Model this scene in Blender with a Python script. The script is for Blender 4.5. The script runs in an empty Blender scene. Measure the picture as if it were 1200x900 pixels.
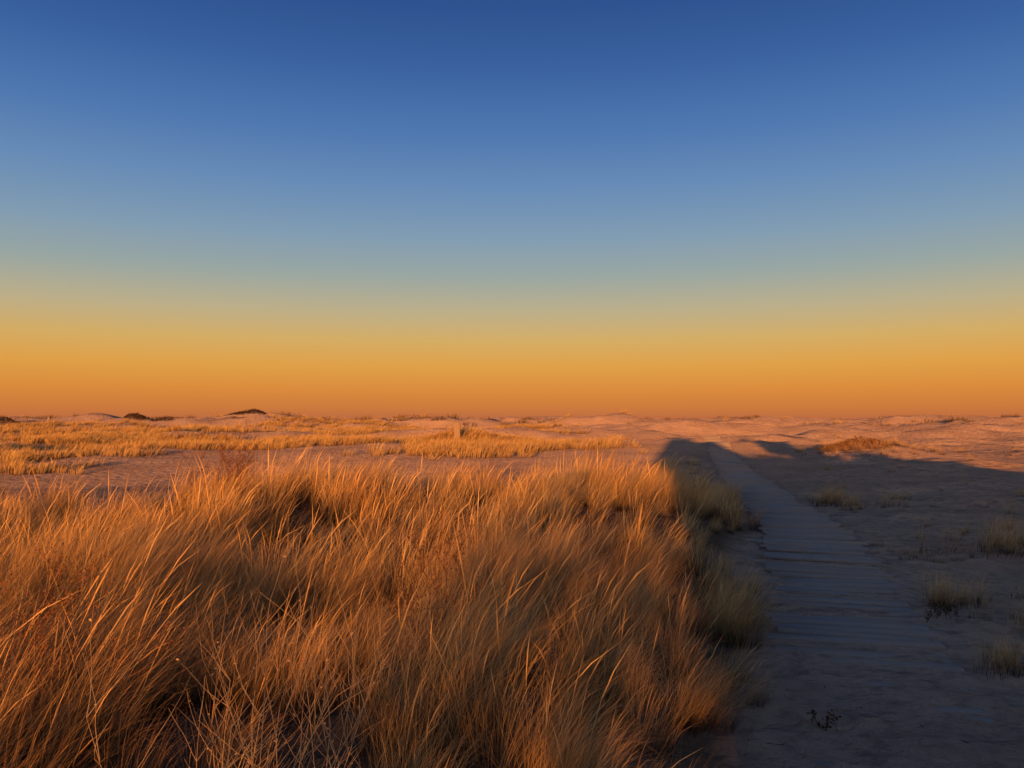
import bpy, math, random
import numpy as np
from mathutils import Vector, Quaternion
random.seed(7); rng=np.random.default_rng(11)
scene=bpy.context.scene
scene.view_settings.view_transform='Standard'
scene.view_settings.look='None'; scene.view_settings.exposure=0; scene.view_settings.gamma=1

EYE=1.8; F=979.0; AZ=math.radians(9); EL=math.radians(4.0)
def P(px,py):
    d=EYE*F/(py-492.0); return (px-600)/F*d, d

# ------------------------------------------------------------ noise
def _h(ix,iy,s):
    n=(ix.astype(np.int64)*374761393+iy.astype(np.int64)*668265263+s*1442695041)&0xffffffff
    n=((n^(n>>13))*1274126177)&0xffffffff
    n=(n^(n>>16))&0xffffffff
    return n/4294967295.0
def vn(x,y,s=0):
    x=np.asarray(x,float); y=np.asarray(y,float)
    ix=np.floor(x); iy=np.floor(y); fx=x-ix; fy=y-iy
    fx=fx*fx*fx*(fx*(fx*6-15)+10); fy=fy*fy*fy*(fy*(fy*6-15)+10)
    a=_h(ix,iy,s);b=_h(ix+1,iy,s);c=_h(ix,iy+1,s);d=_h(ix+1,iy+1,s)
    return (a+(b-a)*fx+(c-a)*fy+(a-b-c+d)*fx*fy)*2-1
def fbm(x,y,s=0,o=4):
    t=0;a=1;n=0
    for i in range(o):
        t=t+a*vn(x*2**i+17.3*i,y*2**i-9.1*i,s+i); n+=a; a*=.5
    return t/n
def sst(a,b,x):
    t=np.clip((np.asarray(x,float)-a)/(b-a),0,1); return t*t*(3-2*t)
def gauss(x,y,cx,cy,sx,sy): return np.exp(-((x-cx)/sx)**2-((y-cy)/sy)**2)

PY=np.array([-14,0,4.3,5.7,8.5,12,16.3,24,36.7,55,76,110.])
PX=np.array([-2,1.0,2.05,2.45,3.28,4.25,5.3,6.85,9.5,13.4,17.9,25.])
def pathx(y): return np.interp(y,PY,PX)

def veg(x,y):
    """density of the foreground grass field 0..1"""
    x=np.asarray(x,float);y=np.asarray(y,float)
    e=fbm(x/2.5,y/2.5,40,3)
    right=pathx(y)-0.92+e*0.45
    m=sst(0.25,-0.25,x-right)
    far=17.0+1.5*fbm(x/3,y*0+2,44,2)+6*gauss(x,y,3.0,18,2.6,9)
    far=far-3.5*sst(-3,-9,x)
    m=m*sst(0.8,-0.8,y-far)
    m=m*sst(-26,-22,x)*sst(-11,-7,y)
    return m
MOUNDS=[]
x,y=P(1012,534); MOUNDS.append((x,y,3.0,3.0,0.50)); M_R=(x,y)
x,y=P(548,521); MOUNDS.append((x,y+2,3.8,3.0,0.95)); M_C=(x,y+2)
x,y=P(900,521); MOUNDS.append((x+6,y,5,3,0.3))
def H0(x,y):
    x=np.asarray(x,float);y=np.asarray(y,float)
    d=np.hypot(x,y)
    h=0.10*fbm(x/5,y/5,1,3)
    rel=fbm(x/22+0.3,y/15+.6,5,5)
    ridg=1-np.abs(fbm(x/34+3,y/24,15,4))*2.2
    am=sst(38,75,d)*0.95+sst(80,200,d)*1.25
    h=h+am*(1.5*np.maximum(rel,-0.20)+0.50*np.maximum(ridg,0)*sst(60,120,d)+0.85*fbm(x/7,y/5,8,3)*sst(380,60,d))
    h=h+0.12*sst(60,150,y)
    h=h*sst(1700,700,d)
    h=h-0.70*gauss(x,y,-17,32,19,9)
    # small wind-blown hummocks on the open sand to the right
    h=h+0.20*np.maximum(fbm(x/2.6,y/2.2,171,3)-.05,0)*2*sst(1.0,3.0,x-pathx(y))*sst(6,12,d)*sst(80,50,d)
    g=veg(x,y)
    h=h+g*(0.06+0.24*fbm(x/2.6,y/2.0,21,3))
    h=h+0.46*gauss(x,y,-0.6,13.5,5.0,3.2)+0.25*gauss(x,y,-4.5,14.5,3.0,2.0)+0.24*gauss(x,y,-4.2,6.5,2.0,1.3)-0.38*gauss(x,y,-7.0,11,3.4,2.2)-0.28*gauss(x,y,-1.5,8.6,2.4,1.3)
    for px,py,sx,sy,hh in MOUNDS: h=h+hh*gauss(x,y,px,py,sx,sy)
    rh=3.2+0.9*fbm(x/4,x*0,31,3)
    h=h+rh*np.exp(-((y+15)/4.5)**2)*sst(5.5,8.5,x)*sst(75,55,x)
    h=h+(0.45+.45*fbm(x/2.4,y/3,33,3))*np.exp(-((y+7.5)/2.3)**2)*sst(1.2,-1.2,x+.9)*sst(-50,-40,x)  # unseen low dune behind the camera, added to shade the near grass
    return h
def H(x,y):
    h=H0(x,y)
    u=np.abs(np.asarray(x,float)-pathx(y))
    hc=H0(pathx(y),y)
    w=sst(1.9,0.7,u)*sst(110,80,y)
    h=h*(1-w)+(hc-0.02)*w
    d=np.hypot(x,y)
    sand=(1-veg(x,y))*sst(60,25,d)*(1-.68*w)
    h=h+sand*(0.05*fbm(np.asarray(x)/0.9,np.asarray(y)/0.9,61,3)+0.035*fbm(np.asarray(x)/0.28,np.asarray(y)/0.28,66,2))
    return h
def hz(x,y): return float(H(np.array([x]),np.array([y]))[0])

# ------------------------------------------------------------ helpers
def new_mesh_obj(name,V,Fq,mat=None,attrs=None,smooth=False,link=True):
    me=bpy.data.meshes.new(name)
    V=np.asarray(V,dtype=np.float32); Fq=np.asarray(Fq,dtype=np.int32)
    k=Fq.shape[1]
    me.vertices.add(len(V)); me.vertices.foreach_set('co',V.ravel())
    me.loops.add(Fq.size); me.loops.foreach_set('vertex_index',Fq.ravel())
    me.polygons.add(len(Fq)); me.polygons.foreach_set('loop_start',np.arange(0,Fq.size,k,dtype=np.int32))
    me.update(calc_edges=True)
    if smooth: me.polygons.foreach_set('use_smooth',np.ones(len(Fq),dtype=bool))
    for n,a in (attrs or {}).items():
        at=me.attributes.new(n,'FLOAT','POINT'); at.data.foreach_set('value',np.asarray(a,dtype=np.float32))
    if mat: me.materials.append(mat)
    ob=bpy.data.objects.new(name,me)
    if link: scene.collection.objects.link(ob)
    return ob
class NT:
    def __init__(s,name):
        s.m=bpy.data.materials.new(name); s.m.use_nodes=True; s.t=s.m.node_tree
        s.b=s.t.nodes['Principled BSDF']
    def n(s,ty,**k): return s.t.nodes.new(ty)
    def l(s,a,b): s.t.links.new(a,b)
    def noise(s,vec,scale,detail=4,rough=.55):
        nd=s.t.nodes.new('ShaderNodeTexNoise'); nd.inputs['Scale'].default_value=scale
        nd.inputs['Detail'].default_value=detail; nd.inputs['Roughness'].default_value=rough
        if vec is not None: s.l(vec,nd.inputs['Vector'])
        return nd.outputs['Fac']
    def mix(s,f,a,b,mode='MIX'):
        nd=s.t.nodes.new('ShaderNodeMix'); nd.data_type='RGBA'; nd.blend_type=mode
        for v,i in ((f,0),(a,6),(b,7)):
            if hasattr(v,'is_linked') : s.l(v,nd.inputs[i])
            elif i==0: nd.inputs[0].default_value=v
            else: nd.inputs[i].default_value=(*v,1)
        return nd.outputs[2]
    def rng(s,v,a,b,c=0,d=1):
        nd=s.t.nodes.new('ShaderNodeMapRange'); s.l(v,nd.inputs[0])
        for i,q in enumerate((a,b,c,d)): nd.inputs[i+1].default_value=q
        return nd.outputs[0]
    def ma(s,op,a,b):
        nd=s.t.nodes.new('ShaderNodeMath'); nd.operation=op
        for i,v in enumerate((a,b)):
            if hasattr(v,'is_linked'): s.l(v,nd.inputs[i])
            else: nd.inputs[i].default_value=v
        return nd.outputs[0]
    def attr(s,name):
        nd=s.t.nodes.new('ShaderNodeAttribute'); nd.attribute_name=name; return nd.outputs['Fac']
    def pos(s): return s.t.nodes.new('ShaderNodeNewGeometry').outputs['Position']
    def fin(s,col,rough=1.0,dr=0.0,spec=.1):
        if hasattr(col,'is_linked'): s.l(col,s.b.inputs['Base Color'])
        else: s.b.inputs['Base Color'].default_value=(*col,1)
        s.b.inputs['Roughness'].default_value=rough
        s.b.inputs['Diffuse Roughness'].default_value=dr
        s.b.inputs['Specular IOR Level'].default_value=spec
        return s.m
    def bump(s,h,dist,strength=1.0,prev=None):
        nd=s.t.nodes.new('ShaderNodeBump'); nd.inputs['Strength'].default_value=strength
        nd.inputs['Distance'].default_value=dist; s.l(h,nd.inputs['Height'])
        if prev is not None: s.l(prev,nd.inputs['Normal'])
        return nd.outputs['Normal']

# ------------------------------------------------------------ materials
def mat_sand():
    t=NT('sand'); p=t.pos()
    c=t.mix(t.rng(t.noise(p,.35,4),.35,.65),(.42,.26,.165),(.56,.36,.235))
    c=t.mix(t.rng(t.noise(p,6,4,.7),.45,.72),c,(.30,.19,.125))
    c=t.mix(t.rng(t.noise(p,160,1,.8),.58,.8,0,.6),c,(.14,.095,.07))
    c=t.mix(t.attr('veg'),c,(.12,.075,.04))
    vo=t.n('ShaderNodeTexVoronoi'); vo.inputs['Scale'].default_value=2.7; t.l(p,vo.inputs['Vector'])
    vd=t.ma('MULTIPLY',t.ma('POWER',t.rng(vo.outputs['Distance'],0,.6),2.0),.05)
    hgt=t.ma('ADD',t.ma('ADD',t.ma('MULTIPLY',t.noise(p,1.6,3,.6),.16),vd),t.ma('MULTIPLY',t.noise(p,18,3,.65),.04))
    t.l(t.bump(hgt,1.0,1.0),t.b.inputs['Normal'])
    return t.fin(c,1,1.0,.0)
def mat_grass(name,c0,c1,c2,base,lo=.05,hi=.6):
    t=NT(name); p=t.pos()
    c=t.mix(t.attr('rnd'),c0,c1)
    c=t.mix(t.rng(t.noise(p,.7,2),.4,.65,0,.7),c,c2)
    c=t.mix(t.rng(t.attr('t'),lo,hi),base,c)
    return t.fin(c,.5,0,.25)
def mat_wood(name,a,b,sandy=False):
    t=NT(name); p=t.pos()
    mp_=t.n('ShaderNodeMapping'); t.l(p,mp_.inputs['Vector']); mp_.inputs['Scale'].default_value=(2,28,6)
    mp_.inputs['Rotation'].default_value=(0,0,.21)
    g=t.noise(mp_.outputs[0],2.5,5,.7)
    c=t.mix(t.rng(g,.3,.7),a,b)
    c=t.mix(t.attr('rnd'),c,t.mix(.25,c,(.16,.14,.125)))
    if sandy:
        s=t.rng(t.noise(p,1.1,6,.8),.36,.66,.12,.95)
        c=t.mix(s,c,(.46,.30,.195))
    t.l(t.bump(g,.01,.6),t.b.inputs['Normal'])
    return t.fin(c,.9,.6,.1)
M_sand=mat_sand()
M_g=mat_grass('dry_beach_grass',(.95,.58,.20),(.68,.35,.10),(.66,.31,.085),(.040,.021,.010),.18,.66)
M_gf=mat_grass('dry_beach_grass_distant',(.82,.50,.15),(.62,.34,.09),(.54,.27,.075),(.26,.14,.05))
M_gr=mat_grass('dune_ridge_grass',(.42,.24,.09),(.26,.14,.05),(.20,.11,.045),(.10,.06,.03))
M_board=mat_wood('weathered_boards',(.29,.255,.225),(.40,.355,.315),True)
M_post=mat_wood('weathered_post',(.40,.25,.13),(.52,.34,.18))
def simple(name,a,b,sc=8,rough=.9):
    t=NT(name); return t.fin(t.mix(t.rng(t.noise(t.pos(),sc,3),.35,.65),a,b),rough,0,.2)
M_twig=simple('pale_dry_stem',(.78,.48,.2),(.55,.33,.14))
M_rust=simple('rusty_stem',(.34,.12,.04),(.2,.07,.03))
M_dark=simple('dark_shrub_leaf',(.13,.07,.035),(.06,.035,.02))
M_red=simple('heath_shrub_leaf',(.40,.18,.065),(.20,.09,.035),1.5)

# ------------------------------------------------------------ terrain
def axis(n,a,span):
    s=np.linspace(-1,1,n); return np.sinh(a*s)/np.sinh(a)*span
gx=np.concatenate([[-9000],axis(600,8.0,4000)+1.5,[9000]])
gy=np.concatenate([[-3000],axis(740,8.2,4500)+7,[12000]])
gy=gy[(gy>-1200)|(gy==-3000)]
X,Y=np.meshgrid(gx,gy); Z=H(X.ravel(),Y.ravel())
V=np.stack([X.ravel(),Y.ravel(),Z],1)
nx=len(gx);ny=len(gy); ii,jj=np.meshgrid(np.arange(nx-1),np.arange(ny-1)); a=(jj*nx+ii).ravel()
Q=np.stack([a,a+1,a+1+nx,a+nx],1)
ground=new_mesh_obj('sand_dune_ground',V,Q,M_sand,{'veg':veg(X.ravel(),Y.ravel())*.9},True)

# ------------------------------------------------------------ grass clumps
def clump(name,nb,seg,w,r,Lm,mat,wind=.55,seed=0,stalks=0.05,jit=.2):
    g=np.random.default_rng(seed)
    th=g.uniform(0,2*np.pi,nb); rr=r*np.sqrt(g.uniform(0,1,nb))
    bx=rr*np.cos(th); by=rr*np.sin(th)
    L=Lm*g.uniform(.4,1.1,nb)**.8
    st=g.uniform(0,1,nb)<stalks; L[st]*=1.1
    ox=.38*np.cos(th)*rr/r+wind*g.uniform(.7,1.4)+g.normal(0,jit,nb); oy=.38*np.sin(th)*rr/r+g.normal(0,jit,nb)+g.normal(0,.15)
    az=np.arctan2(oy,ox); le=np.hypot(ox,oy)
    t0=.05+.25*le*g.uniform(.5,1.2,nb); k=(.45+1.45*le)*g.uniform(.4,1.5,nb); k[st]*=.5
    s=np.linspace(0,1,seg+1)
    ang=np.minimum(t0[:,None]+k[:,None]*s[None]**1.6,2.2)
    ds=L[:,None]/seg
    hx=np.concatenate([np.zeros((nb,1)),np.cumsum(np.sin(ang[:,:-1])*ds,1)],1)
    hzz=np.concatenate([np.zeros((nb,1)),np.cumsum(np.cos(ang[:,:-1])*ds,1)],1)
    sway=g.normal(0,.07,nb)[:,None]*L[:,None]*s[None]**2
    cx=bx[:,None]+hx*np.cos(az)[:,None]-sway*np.sin(az)[:,None]; cy=by[:,None]+hx*np.sin(az)[:,None]+sway*np.cos(az)[:,None]
    pa=az+np.pi/2+g.normal(0,1.3,nb)
    ww=w*g.uniform(.6,1.3,nb)[:,None]*(1-.92*s[None]**1.4)*.5
    hd=np.where(st[:,None],np.where((s[None]>.70)&(s[None]<.99),2.2*w*.5,w*.35*(s[None]*0+1)),ww)
    hd[:,-1]=np.minimum(hd[:,-1],w*.06)
    dx=np.cos(pa)[:,None]*hd; dy=np.sin(pa)[:,None]*hd
    A=np.stack([cx-dx,cy-dy,hzz-.05],2); B=np.stack([cx+dx,cy+dy,hzz-.05],2)
    Vv=np.stack([A,B],2).reshape(-1,3)
    base=(np.arange(nb)*(seg+1)*2)[:,None]+(np.arange(seg)*2)[None]
    base=base.ravel(); Fq=np.stack([base,base+1,base+3,base+2],1)
    t=np.repeat(np.tile(s,nb),2); rnd=np.repeat(g.uniform(0,1,nb),(seg+1)*2)
    return new_mesh_obj(name,Vv,Fq,mat,{'t':t,'rnd':rnd},False,link=False)
def coll(name,obs):
    c=bpy.data.collections.new(name)
    for o in obs: c.objects.link(o)
    return c
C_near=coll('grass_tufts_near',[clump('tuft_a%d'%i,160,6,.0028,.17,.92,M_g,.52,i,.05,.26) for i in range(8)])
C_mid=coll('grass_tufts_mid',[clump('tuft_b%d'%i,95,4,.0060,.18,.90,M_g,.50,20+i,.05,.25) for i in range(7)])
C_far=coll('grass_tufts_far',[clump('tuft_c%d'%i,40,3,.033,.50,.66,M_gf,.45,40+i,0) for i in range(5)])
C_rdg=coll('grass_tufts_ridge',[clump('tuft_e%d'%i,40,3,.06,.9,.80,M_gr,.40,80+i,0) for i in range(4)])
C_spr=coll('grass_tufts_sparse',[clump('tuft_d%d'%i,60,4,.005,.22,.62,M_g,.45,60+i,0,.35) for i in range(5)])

def scatter(name,x,y,scl,c,nvar,tilt=.10,yaw=.45,zoff=0,realize=True):
    n=len(x); z=H(x,y)+zoff
    me=bpy.data.meshes.new(name); me.vertices.add(n)
    me.vertices.foreach_set('co',np.stack([x,y,z],1).astype(np.float32).ravel())
    r=np.stack([rng.normal(0,tilt,n),rng.normal(0,tilt,n),rng.normal(0,yaw,n)+.4*vn(x/2.2,y/2.2,300)],1)
    a=me.attributes.new('rot','FLOAT_VECTOR','POINT'); a.data.foreach_set('vector',r.astype(np.float32).ravel())
    a=me.attributes.new('scl','FLOAT','POINT'); a.data.foreach_set('value',scl.astype(np.float32))
    a=me.attributes.new('idx','INT','POINT'); a.data.foreach_set('value',rng.integers(0,nvar,n).astype(np.int32))
    ob=bpy.data.objects.new(name,me); scene.collection.objects.link(ob)
    g=bpy.data.node_groups.new(name+'_scatter','GeometryNodeTree')
    g.interface.new_socket('Geometry',in_out='INPUT',socket_type='NodeSocketGeometry')
    g.interface.new_socket('Geometry',in_out='OUTPUT',socket_type='NodeSocketGeometry')
    N=g.nodes.new; gi=N('NodeGroupInput'); go=N('NodeGroupOutput'); ip=N('GeometryNodeInstanceOnPoints')
    ci=N('GeometryNodeCollectionInfo'); ci.inputs['Collection'].default_value=c
    ci.inputs['Separate Children'].default_value=True; ci.inputs['Reset Children'].default_value=True
    def na(nm,ty):
        q=N('GeometryNodeInputNamedAttribute'); q.data_type=ty; q.inputs['Name'].default_value=nm
        return [o for o in q.outputs if o.enabled and o.name=='Attribute'][0]
    l=g.links.new
    l(gi.outputs[0],ip.inputs['Points']); l(ci.outputs[0],ip.inputs['Instance'])
    ip.inputs['Pick Instance'].default_value=True
    l(na('idx','INT'),ip.inputs['Instance Index']); l(na('rot','FLOAT_VECTOR'),ip.inputs['Rotation']); l(na('scl','FLOAT'),ip.inputs['Scale'])
    if realize:
        rz=N('GeometryNodeRealizeInstances'); l(ip.outputs[0],rz.inputs[0]); l(rz.outputs[0],go.inputs[0])
    else: l(ip.outputs[0],go.inputs[0])
    md=ob.modifiers.new('scatter','NODES'); md.node_group=g
    return ob
def sample(n,x0,x1,y0,y1,dens):
    x=rng.uniform(x0,x1,n); y=rng.uniform(y0,y1,n); k=rng.uniform(0,1,n)<dens(x,y); return x[k],y[k]
def hscale(x,y): return .80+.62*fbm(x/1.3,y/1.1,77,2)+rng.uniform(-.18,.18,len(x))
def fdens(x,y):
    v=veg(x,y)
    gap=sst(-.35,0.05,fbm(x/1.0,y/.9,90,2))
    return v*(.25+.75*gap)
x,y=sample(1650,-9,4.5,1.6,9,fdens); k=(np.hypot(x,y)>1.9); x=x[k];y=y[k]
sc=hscale(x,y)*(1-.30*sst(1.2,.1,pathx(y)-.92-x))*(.80+.20*sst(2,4.5,y))
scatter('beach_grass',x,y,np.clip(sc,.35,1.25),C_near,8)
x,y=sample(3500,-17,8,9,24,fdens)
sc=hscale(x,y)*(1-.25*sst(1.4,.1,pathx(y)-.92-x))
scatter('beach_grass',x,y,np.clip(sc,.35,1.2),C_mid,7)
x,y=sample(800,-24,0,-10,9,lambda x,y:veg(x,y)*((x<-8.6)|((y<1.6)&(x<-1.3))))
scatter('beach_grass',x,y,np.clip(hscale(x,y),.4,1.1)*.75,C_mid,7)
def dfar(x,y):
    m=fbm(x/13,y/6,120,4)
    left=sst(9,-3,x-.02*y)
    return sst(-.22,.0,m)*left*sst(40,50,y+9*fbm(x/12,y/12,122,2))
x,y=sample(13500,-52,8,34,70,dfar)
scatter('dune_grass',x,y,.85+rng.uniform(-.35,.3,len(x)),C_far,5)
x,y=sample(10500,-95,20,70,130,dfar)
scatter('dune_grass',x,y,1.05+rng.uniform(-.3,.3,len(x)),C_far,5)
x,y=sample(9500,-260,210,120,360,lambda x,y:sst(-.05,.2,fbm(x/26,y/16,130,4))*(.3+.7*sst(20,-20,x)))
scatter('dune_grass',x,y,1.2+rng.uniform(-.4,.4,len(x)),C_far,5)
x,y=sample(8500,-330,330,130,480,lambda x,y:sst(.0,.18,fbm(x/30,y/18,140,4)))
scatter('dune_ridge_grass',x,y,1.3+rng.uniform(-.4,.4,len(x)),C_rdg,4)
pts=[]
def patch(px,py,n,sx,sy,s):
    cx,cy=P(px,py)
    for i in range(n): pts.append((cx+rng.normal(0,sx),cy+rng.normal(0,sy),s*rng.uniform(.6,1.15)))
patch(945,588,34,.9,.8,.9); patch(1000,580,6,.8,.8,.5)
patch(1185,655,20,.4,.4,.85); patch(1095,705,11,.2,.2,.7); patch(1165,775,9,.16,.2,.6); patch(1120,600,7,1.2,1.0,.45)
patch(1190,735,6,.2,.25,.6); patch(1060,655,7,.25,.3,.42); patch(1080,602,5,.8,.8,.45); patch(800,545,40,1.6,3.0,.75); patch(1130,770,4,.12,.12,.4)
patch(860,560,10,.8,1.6,.5); patch(970,880,6,.12,.12,.45); patch(1195,625,6,.5,.4,.55)
for i in range(120):
    yy=rng.uniform(7,75); xx=pathx(yy)+1.4+rng.uniform(0,1)*(.42*yy); pts.append((xx,yy,rng.uniform(.18,.45)+.006*yy))
for i in range(90):
    pts.append((M_R[0]+rng.normal(0,1.7),M_R[1]+rng.normal(0,1.3),rng.uniform(.7,1.1)))
for i in range(60):
    pts.append((M_C[0]+rng.normal(0,2.4),M_C[1]+1+rng.normal(0,1.3),rng.uniform(.7,1.1)))
pts=np.array(pts); k=np.abs(pts[:,0]-pathx(pts[:,1]))>.85; pts=pts[k]
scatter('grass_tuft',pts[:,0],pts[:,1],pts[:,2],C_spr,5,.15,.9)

# ------------------------------------------------------------ twiggy plants
class TB:
    def __init__(s): s.V=[];s.F=[]
    def tube(s,pts,r0,r1):
        n=len(pts);b=len(s.V)
        for i,p in enumerate(pts):
            t=(pts[min(i+1,n-1)]-pts[max(i-1,0)]).normalized(); u=t.orthogonal().normalized(); v=t.cross(u)
            r=r0+(r1-r0)*i/(n-1)
            for k in range(3):
                a=k*2.0944; s.V.append(p+u*math.cos(a)*r+v*math.sin(a)*r)
        for i in range(n-1):
            for k in range(3):
                q=b+i*3; s.F.append((q+k,q+(k+1)%3,q+3+(k+1)%3,q+3+k))
    def leaf(s,p,L,w):
        d=Vector((random.gauss(0,1),random.gauss(0,1),random.gauss(.3,1))).normalized(); u=d.orthogonal().normalized()
        u.rotate(Quaternion(d,random.uniform(0,6.28)))
        b=len(s.V); s.V+= [p,p+d*L*.5+u*w,p+d*L,p+d*L*.5-u*w]; s.F.append((b,b+1,b+2,b+3))
def branch(tb,p,d,L,r,depth,leaf,bend=.12):
    n=6; pts=[p.copy()]; q=p.copy(); dd=d.copy()
    for i in range(n):
        dd=(dd+Vector((random.gauss(.02,bend),random.gauss(0,bend),random.gauss(.05,bend*.6)))).normalized(); q=q+dd*L/n; pts.append(q.copy())
    tb.tube(pts,r,r*.35)
    if depth>0:
        for i in range(2,n+1):
            for k in range(random.choice((1,2))):
                s=Vector((random.gauss(0,1),random.gauss(0,1),.1)).normalized()
                branch(tb,pts[i],(dd*.8+s*.75).normalized(),L*random.uniform(.22,.42),r*.55,depth-1,leaf)
    if leaf and depth<=1:
        for k in range(leaf):
            c=random.choice(pts[1:]); tb.leaf(c,random.uniform(.6,1.3)*LEAF,LEAF*.28)
LEAF=.03
def plant(name,x,y,stems,h,r,mat,depth=1,leaf=0,spread=.25,fol=.1,sink=.04):
    tb=TB(); z=hz(x,y)-sink
    for i in range(stems):
        a=random.uniform(0,6.28); b=Vector((x+random.gauss(0,fol),y+random.gauss(0,fol),z))
        d=Vector((math.cos(a)*spread*random.random()+.05,math.sin(a)*spread*random.random(),1)).normalized()
        branch(tb,b,d,h*random.uniform(.6,1.1),r,depth,leaf)
    return new_mesh_obj(name,[tuple(v) for v in tb.V],tb.F,mat)
LEAF=.012
def G(px,d): return (px-600)/F*d,d
x,y=G(290,3.0); plant('dried_goldenrod',x,y,13,1.0,.003,M_twig,1,1,.28,.10)
x,y=G(370,3.4); plant('dried_goldenrod',x,y,8,.98,.003,M_twig,1,1,.25,.10)
x,y=G(210,2.9); plant('dried_goldenrod',x,y,4,.98,.003,M_twig,1,1,.2,.12)
LEAF=.018
x,y=G(40,4.6); plant('rusty_weed',x,y,10,.9,.003,M_rust,2,3,.55,.18)
x,y=G(490,5.2); plant('rusty_weed',x,y,6,.85,.003,M_rust,2,2,.45,.15)
x,y=G(272,13.5); plant('rusty_weed',x,y,14,1.15,.006,M_rust,2,2,.5,.3)
LEAF=.03
for px,py,s,h,f in ((1103,722,8,.17,.14),(968,842,3,.11,.04)):
    x,y=P(px,py); plant('low_beach_plant',x,y,s,h,.003,M_dark,1,2,1.5,f,.01)

def shrub(name,x,y,w,dp,h,mat,n,leaf,edge=2.2):
    tb=TB()
    for i in range(max(6,int(n/40))):
        a=random.uniform(0,6.28); rr=math.sqrt(random.random()); bx=x+math.cos(a)*rr*w*.4; by=y+math.sin(a)*rr*dp*.4
        p=Vector((bx,by,hz(bx,by)-.05)); hh=h*math.sqrt(max(.1,1-(rr*.85)**2))
        tb.tube([p,p+Vector((random.gauss(0,.1)*h,random.gauss(0,.1)*h,hh*.5)),p+Vector((random.gauss(.1,.2)*h,random.gauss(0,.2)*h,hh*.95))],.02*h+.01,.006)
    keys=[];bb=[]
    for i in range(n):
        a=random.uniform(0,6.28); rr=math.sqrt(random.random()); bx=x+math.cos(a)*rr*w*.5; by=y+math.sin(a)*rr*dp*.5
        lump=.7+.6*float(fbm(np.array([bx*.9]),np.array([by*.9]),200,2)[0])
        top=h*max(.12,1-rr**edge)*lump
        tb.leaf(Vector((bx,by,random.uniform(0,1)**.6*top)),leaf*random.uniform(.6,1.4),leaf*.3)
        keys.append(len(tb.V)); bb.append((bx,by))
    V=np.array([tuple(v) for v in tb.V]); bb=np.array(bb); zz=H(bb[:,0],bb[:,1])
    for k,z in zip(keys,zz): V[k-4:k,2]+=z
    return new_mesh_obj(name,V,tb.F,mat)
shrub('heath_shrub',M_C[0]+.8,M_C[1]-.3,6.5,4.0,.42,M_red,2600,.12)
shrub('heath_shrub',M_R[0]-.6,M_R[1]-.1,3.6,2.4,.36,M_red,1700,.10)
def crest(px,d0,d1):
    best=None
    for d in np.linspace(d0,d1,40):
        e=(hz((px-600)/F*d,d)-EYE)/d
        if best is None or e>best[0]: best=(e,d)
    return best[1]
for px,d,w,h,n in ((288,150,9,.5,1500),(158,165,4,.8,800),(182,172,7,.5,700),(735,240,16,.8,900),(885,260,22,.8,900),(1075,250,26,.7,900),(12,120,9,.5,1200),(460,230,20,.6,800)):
    d=crest(px,d*.85,d*1.2); x=(px-600)/F*d; shrub('dune_shrub',x,d,w,w*.5,h,M_dark,n,.26)
# unseen bushes added at the beach house corner to fray its shadow edge
shrub('shadow_edge_bush',-2.5,-12.2,3.2,2.2,3.4,M_dark,1500,.15,3)
shrub('shadow_edge_bush',-4.3,-11.5,2.6,2.0,1.5,M_dark,450,.14,3)

# ------------------------------------------------------------ boardwalk
V=[];Fq=[];rn=[]
yy=-10.0
random.seed(3)
while yy<84:
    x0=float(pathx(yy)); x1=float(pathx(yy+.3)); t=Vector((x1-x0,.3,0)).normalized(); nrm=Vector((t.y,-t.x,0))
    wd=random.uniform(.145,.16); hw=.64+random.uniform(-.05,.05); off=random.gauss(0,.03)
    ang=random.gauss(0,.014); nr=Vector((nrm.x*math.cos(ang)-nrm.y*math.sin(ang),nrm.x*math.sin(ang)+nrm.y*math.cos(ang),0)); tt=Vector((-nr.y,nr.x,0))
    zc=float(H0(np.array([x0]),np.array([yy]))[0])-.008+random.gauss(0,.005)+.010*math.sin(yy*1.3)+.03*float(sst(7,14,yy))
    zc-=.026*float(sst(7.5,5.2,yy))
    r1=random.gauss(0,.010); r2=random.gauss(0,.04)
    if random.random()<.975:
        b=len(V); c=Vector((x0,yy,zc))+nr*off; e=.006
        for zz_,sh in ((-.035,0),(0-e,0),(0,e)):
            for sx,sy in ((-1,-1),(1,-1),(1,1),(-1,1)):
                q=c+nr*sx*(hw-sh)+tt*sy*(wd/2-sh); V.append((q.x,q.y,q.z+zz_+sx*r1+sy*wd*.5*r2)); 
        for L in (0,4):
            for k in range(4): Fq.append((b+L+k,b+L+(k+1)%4,b+L+4+(k+1)%4,b+L+4+k))
        Fq.append((b+8,b+9,b+10,b+11)); Fq.append((b+3,b+2,b+1,b))
        rn+= [random.random()]*12
    yy+=.182
new_mesh_obj('wooden_boardwalk',V,Fq,M_board,{'rnd':rn})

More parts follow.
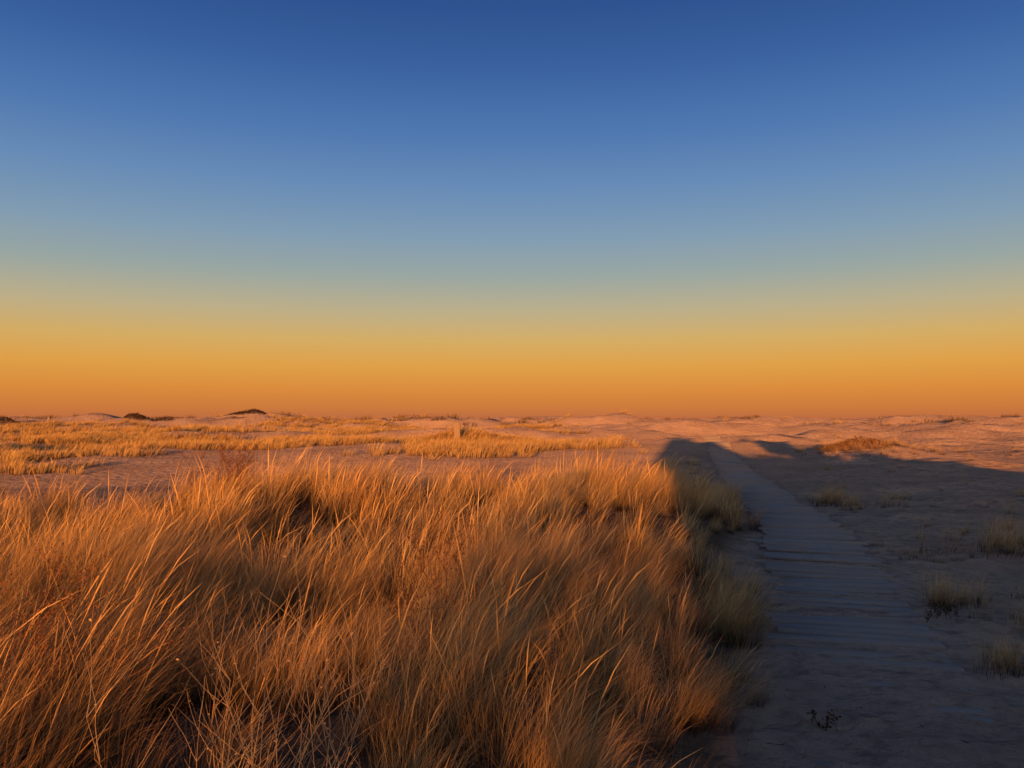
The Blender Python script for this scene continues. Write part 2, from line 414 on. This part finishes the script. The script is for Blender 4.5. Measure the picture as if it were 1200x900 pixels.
# ------------------------------------------------------------ posts
def post(x,y,w,h):
    z=hz(x,y)-.3; Fq=[]; b=w*.12
    prof=[(w/2,0),(w/2,h+.3-.10),(w*.42,h+.3-.09),(w*.42,h+.3-.06),(w/2,h+.3-.05),(w*.47,h+.3),(w*.1,h+.3+.07)]
    out=[]
    for r,zz_ in prof:
        ring=[]
        for sx,sy in ((-1,-1),(1,-1),(1,1),(-1,1)):
            c=min(b,r*.3)
            ring+=[(x+sx*r,y+sy*(r-c),z+zz_),(x+sx*(r-c),y+sy*r,z+zz_)]
        ring.sort(key=lambda q:math.atan2(q[1]-y,q[0]-x)); out+=ring
    for i in range(len(prof)-1):
        for k in range(8): Fq.append((i*8+k,i*8+(k+1)%8,(i+1)*8+(k+1)%8,(i+1)*8+k))
    L=(len(prof)-1)*8
    Fq.append((L,L+1,L+2,L+3)); Fq.append((L,L+3,L+4,L+7)); Fq.append((L+4,L+5,L+6,L+7))
    return new_mesh_obj('wooden_post',out,Fq,M_post,{'rnd':[.2]*len(out)})
x,y=G(536,M_C[1]-2.6); post(x,y,.42,1.45)
x,y=G(58,120); post(x,y,.35,1.6)

# ------------------------------------------------------------ debris on the sand
V=[];Fq=[]
for i in range(900):
    yy=random.uniform(3.5,30); xx=random.uniform(-.2,.62)*yy+1
    if abs(xx-float(pathx(yy)))<.3 and random.random()<.6: continue
    if float(veg(np.array([xx]),np.array([yy]))[0])>.4: continue
    z=hz(xx,yy)+.003; L=random.uniform(.006,.03)*(1 if random.random()<.93 else 2); w=random.uniform(.001,.003); a=random.uniform(0,3.14)
    b=len(V); ca,sa=math.cos(a),math.sin(a)
    for sx,sy,zz_ in ((-1,-1,0),(1,-1,.003),(1,1,.003),(-1,1,0),(-1,0,w*1.5),(1,0,w*1.5+.003)):
        V.append((xx+ca*sx*L-sa*sy*w,yy+sa*sx*L+ca*sy*w,z+zz_))
    Fq+= [(b,b+1,b+5,b+4),(b+2,b+3,b+4,b+5)]
new_mesh_obj('driftwood_twigs',V,Fq,M_dark)

# ------------------------------------------------------------ beach house behind the viewpoint (casts the long shadow)
house=bpy.data.objects.new('beach_house',None); scene.collection.objects.link(house)
M_sh=simple('cedar_shingles',(.22,.18,.15),(.34,.29,.24),9); M_trim=simple('white_trim',(.72,.71,.68),(.8,.79,.77)); M_roof=simple('asphalt_roof',(.07,.07,.075),(.11,.105,.1),20)
M_gl=NT('window_glass').fin((.03,.04,.05),.08,0,.5)
def prism(name,V,Fq,mat):
    me=bpy.data.meshes.new(name); me.from_pydata(V,[],Fq); me.materials.append(mat)
    o=bpy.data.objects.new(name,me); scene.collection.objects.link(o); o.parent=house
def box(name,x0,x1,y0,y1,z0,z1,mat):
    prism(name,[(x0,y0,z0),(x1,y0,z0),(x1,y1,z0),(x0,y1,z0),(x0,y0,z1),(x1,y0,z1),(x1,y1,z1),(x0,y1,z1)],[(3,2,1,0),(4,5,6,7),(0,1,5,4),(1,2,6,5),(2,3,7,6),(3,0,4,7)],mat)
def hip(name,x0,x1,y0,y1,z0,z1,rx0,rx1,mat):
    ym=(y0+y1)/2; e=.12
    prism(name,[(x0,y0,z0-e),(x1,y0,z0-e),(x1,y1,z0-e),(x0,y1,z0-e),(x0,y0,z0),(x1,y0,z0),(x1,y1,z0),(x0,y1,z0),(rx0,ym,z1),(rx1,ym,z1)],
     [(3,2,1,0),(0,1,5,4),(1,2,6,5),(2,3,7,6),(3,0,4,7),(4,5,9,8),(5,6,9),(6,7,8,9),(7,4,8)],mat)
box('walls',-1.6,2.7,-19,-13,-.5,3.05,M_sh); hip('roof',-1.9,3.0,-19.3,-12.7,3.17,6.3,-.4,1.0,M_roof)
box('tower_walls',4.3,6.1,-17,-15,-.5,5.2,M_sh); hip('tower_roof',4.1,6.3,-17.2,-14.8,5.32,6.1,5.1,5.3,M_roof)
box('link_walls',2.702,4.298,-17.5,-14.5,-.5,3.9,M_sh); box('link_roof',3.002,4.098,-17.6,-14.4,3.902,4.0,M_roof)
box('wing_walls',6.102,9.2,-18,-14.5,-.5,3.45,M_sh); hip('wing_roof',6.302,9.5,-18.3,-14.2,3.57,4.3,7.2,8.2,M_roof)
for i,(a,z) in enumerate(((-1.3,1.1),(1.4,1.1))):
    box('window_frame_%d'%i,a-.08,a+1.08,-12.998,-12.95,z-.08,z+1.28,M_trim); box('window_pane_%d'%i,a,a+1,-12.948,-12.94,z,z+1.2,M_gl)
    box('window_bar_%d'%i,a+.47,a+.53,-12.938,-12.93,z,z+1.2,M_trim)
box('door',.15,1.05,-12.998,-12.94,.2,2.3,M_trim); box('step',-.1,1.3,-12.9,-12.1,-.3,.18,M_sh)
box('tower_window',4.7,5.7,-14.998,-14.95,3.6,4.7,M_gl)

# ------------------------------------------------------------ camera, sun, sky
cam=bpy.data.cameras.new('camera'); co=bpy.data.objects.new('camera',cam); scene.collection.objects.link(co)
cam.sensor_width=36; cam.lens=36*F/1200; cam.clip_end=30000; cam.clip_start=.05
co.location=(0,0,EYE); co.rotation_euler=(math.radians(90)+math.atan(42/F),0,0); scene.camera=co
v=Vector((math.sin(AZ)*math.cos(EL),math.cos(AZ)*math.cos(EL),-math.sin(EL)))
sl=bpy.data.lights.new('sun','SUN'); sl.energy=5; sl.angle=math.radians(.5); sl.color=(1,.42,.10)
so=bpy.data.objects.new('sun',sl); scene.collection.objects.link(so); so.rotation_euler=v.to_track_quat('-Z','Y').to_euler(); so.location=(-10,-60,30)
w=bpy.data.worlds.new('World'); scene.world=w; w.use_nodes=True; nt=w.node_tree; nt.nodes.clear()
out=nt.nodes.new('ShaderNodeOutputWorld'); bg=nt.nodes.new('ShaderNodeBackground'); bg.inputs['Strength'].default_value=.1
sky=nt.nodes.new('ShaderNodeTexSky'); sky.sky_type='NISHITA'; sky.sun_disc=False; sky.sun_elevation=EL; sky.sun_rotation=math.pi+AZ
tc=nt.nodes.new('ShaderNodeTexCoord'); sp=nt.nodes.new('ShaderNodeSeparateXYZ'); nt.links.new(tc.outputs['Generated'],sp.inputs[0])
rp=nt.nodes.new('ShaderNodeValToRGB'); nt.links.new(sp.outputs['Z'],rp.inputs[0])
def lin(c): return tuple(((q/255)/12.92 if q/255<=.04045 else ((q/255+.055)/1.055)**2.4) for q in c)
stops=[(0,(190,106,68)),(.012,(206,120,62)),(.035,(222,138,58)),(.065,(227,160,68)),(.095,(215,173,98)),(.13,(189,175,138)),(.17,(154,167,163)),(.215,(128,156,181)),(.27,(101,139,185)),(.33,(74,117,178)),(.39,(53,96,161)),(.45,(37,78,144)),(.6,(32,50,86)),(1,(32,40,58))]
e=rp.color_ramp.elements
while len(e)<len(stops): e.new(.5)
for q,(p_,c) in zip(e,stops): q.position=p_
for q,(p_,c) in zip(e,stops): q.color=(*lin(c),1)
# the sky is brighter on the side of the sun
dt=nt.nodes.new('ShaderNodeVectorMath'); dt.operation='DOT_PRODUCT'; dt.inputs[1].default_value=tuple(-v); nt.links.new(tc.outputs['Generated'],dt.inputs[0])
mr=nt.nodes.new('ShaderNodeMapRange'); mr.inputs[1].default_value=0; mr.inputs[2].default_value=1; mr.inputs[3].default_value=9.2; mr.inputs[4].default_value=22; nt.links.new(dt.outputs['Value'],mr.inputs[0])
m1=nt.nodes.new('ShaderNodeVectorMath'); m1.operation='SCALE'; nt.links.new(mr.outputs[0],m1.inputs['Scale']); nt.links.new(rp.outputs[0],m1.inputs[0])
m2=nt.nodes.new('ShaderNodeVectorMath'); m2.operation='SCALE'; m2.inputs['Scale'].default_value=.10; nt.links.new(sky.outputs[0],m2.inputs[0])
ad=nt.nodes.new('ShaderNodeVectorMath'); ad.operation='ADD'; nt.links.new(m1.outputs[0],ad.inputs[0]); nt.links.new(m2.outputs[0],ad.inputs[1])
nt.links.new(ad.outputs[0],bg.inputs['Color']); nt.links.new(bg.outputs[0],out.inputs[0])
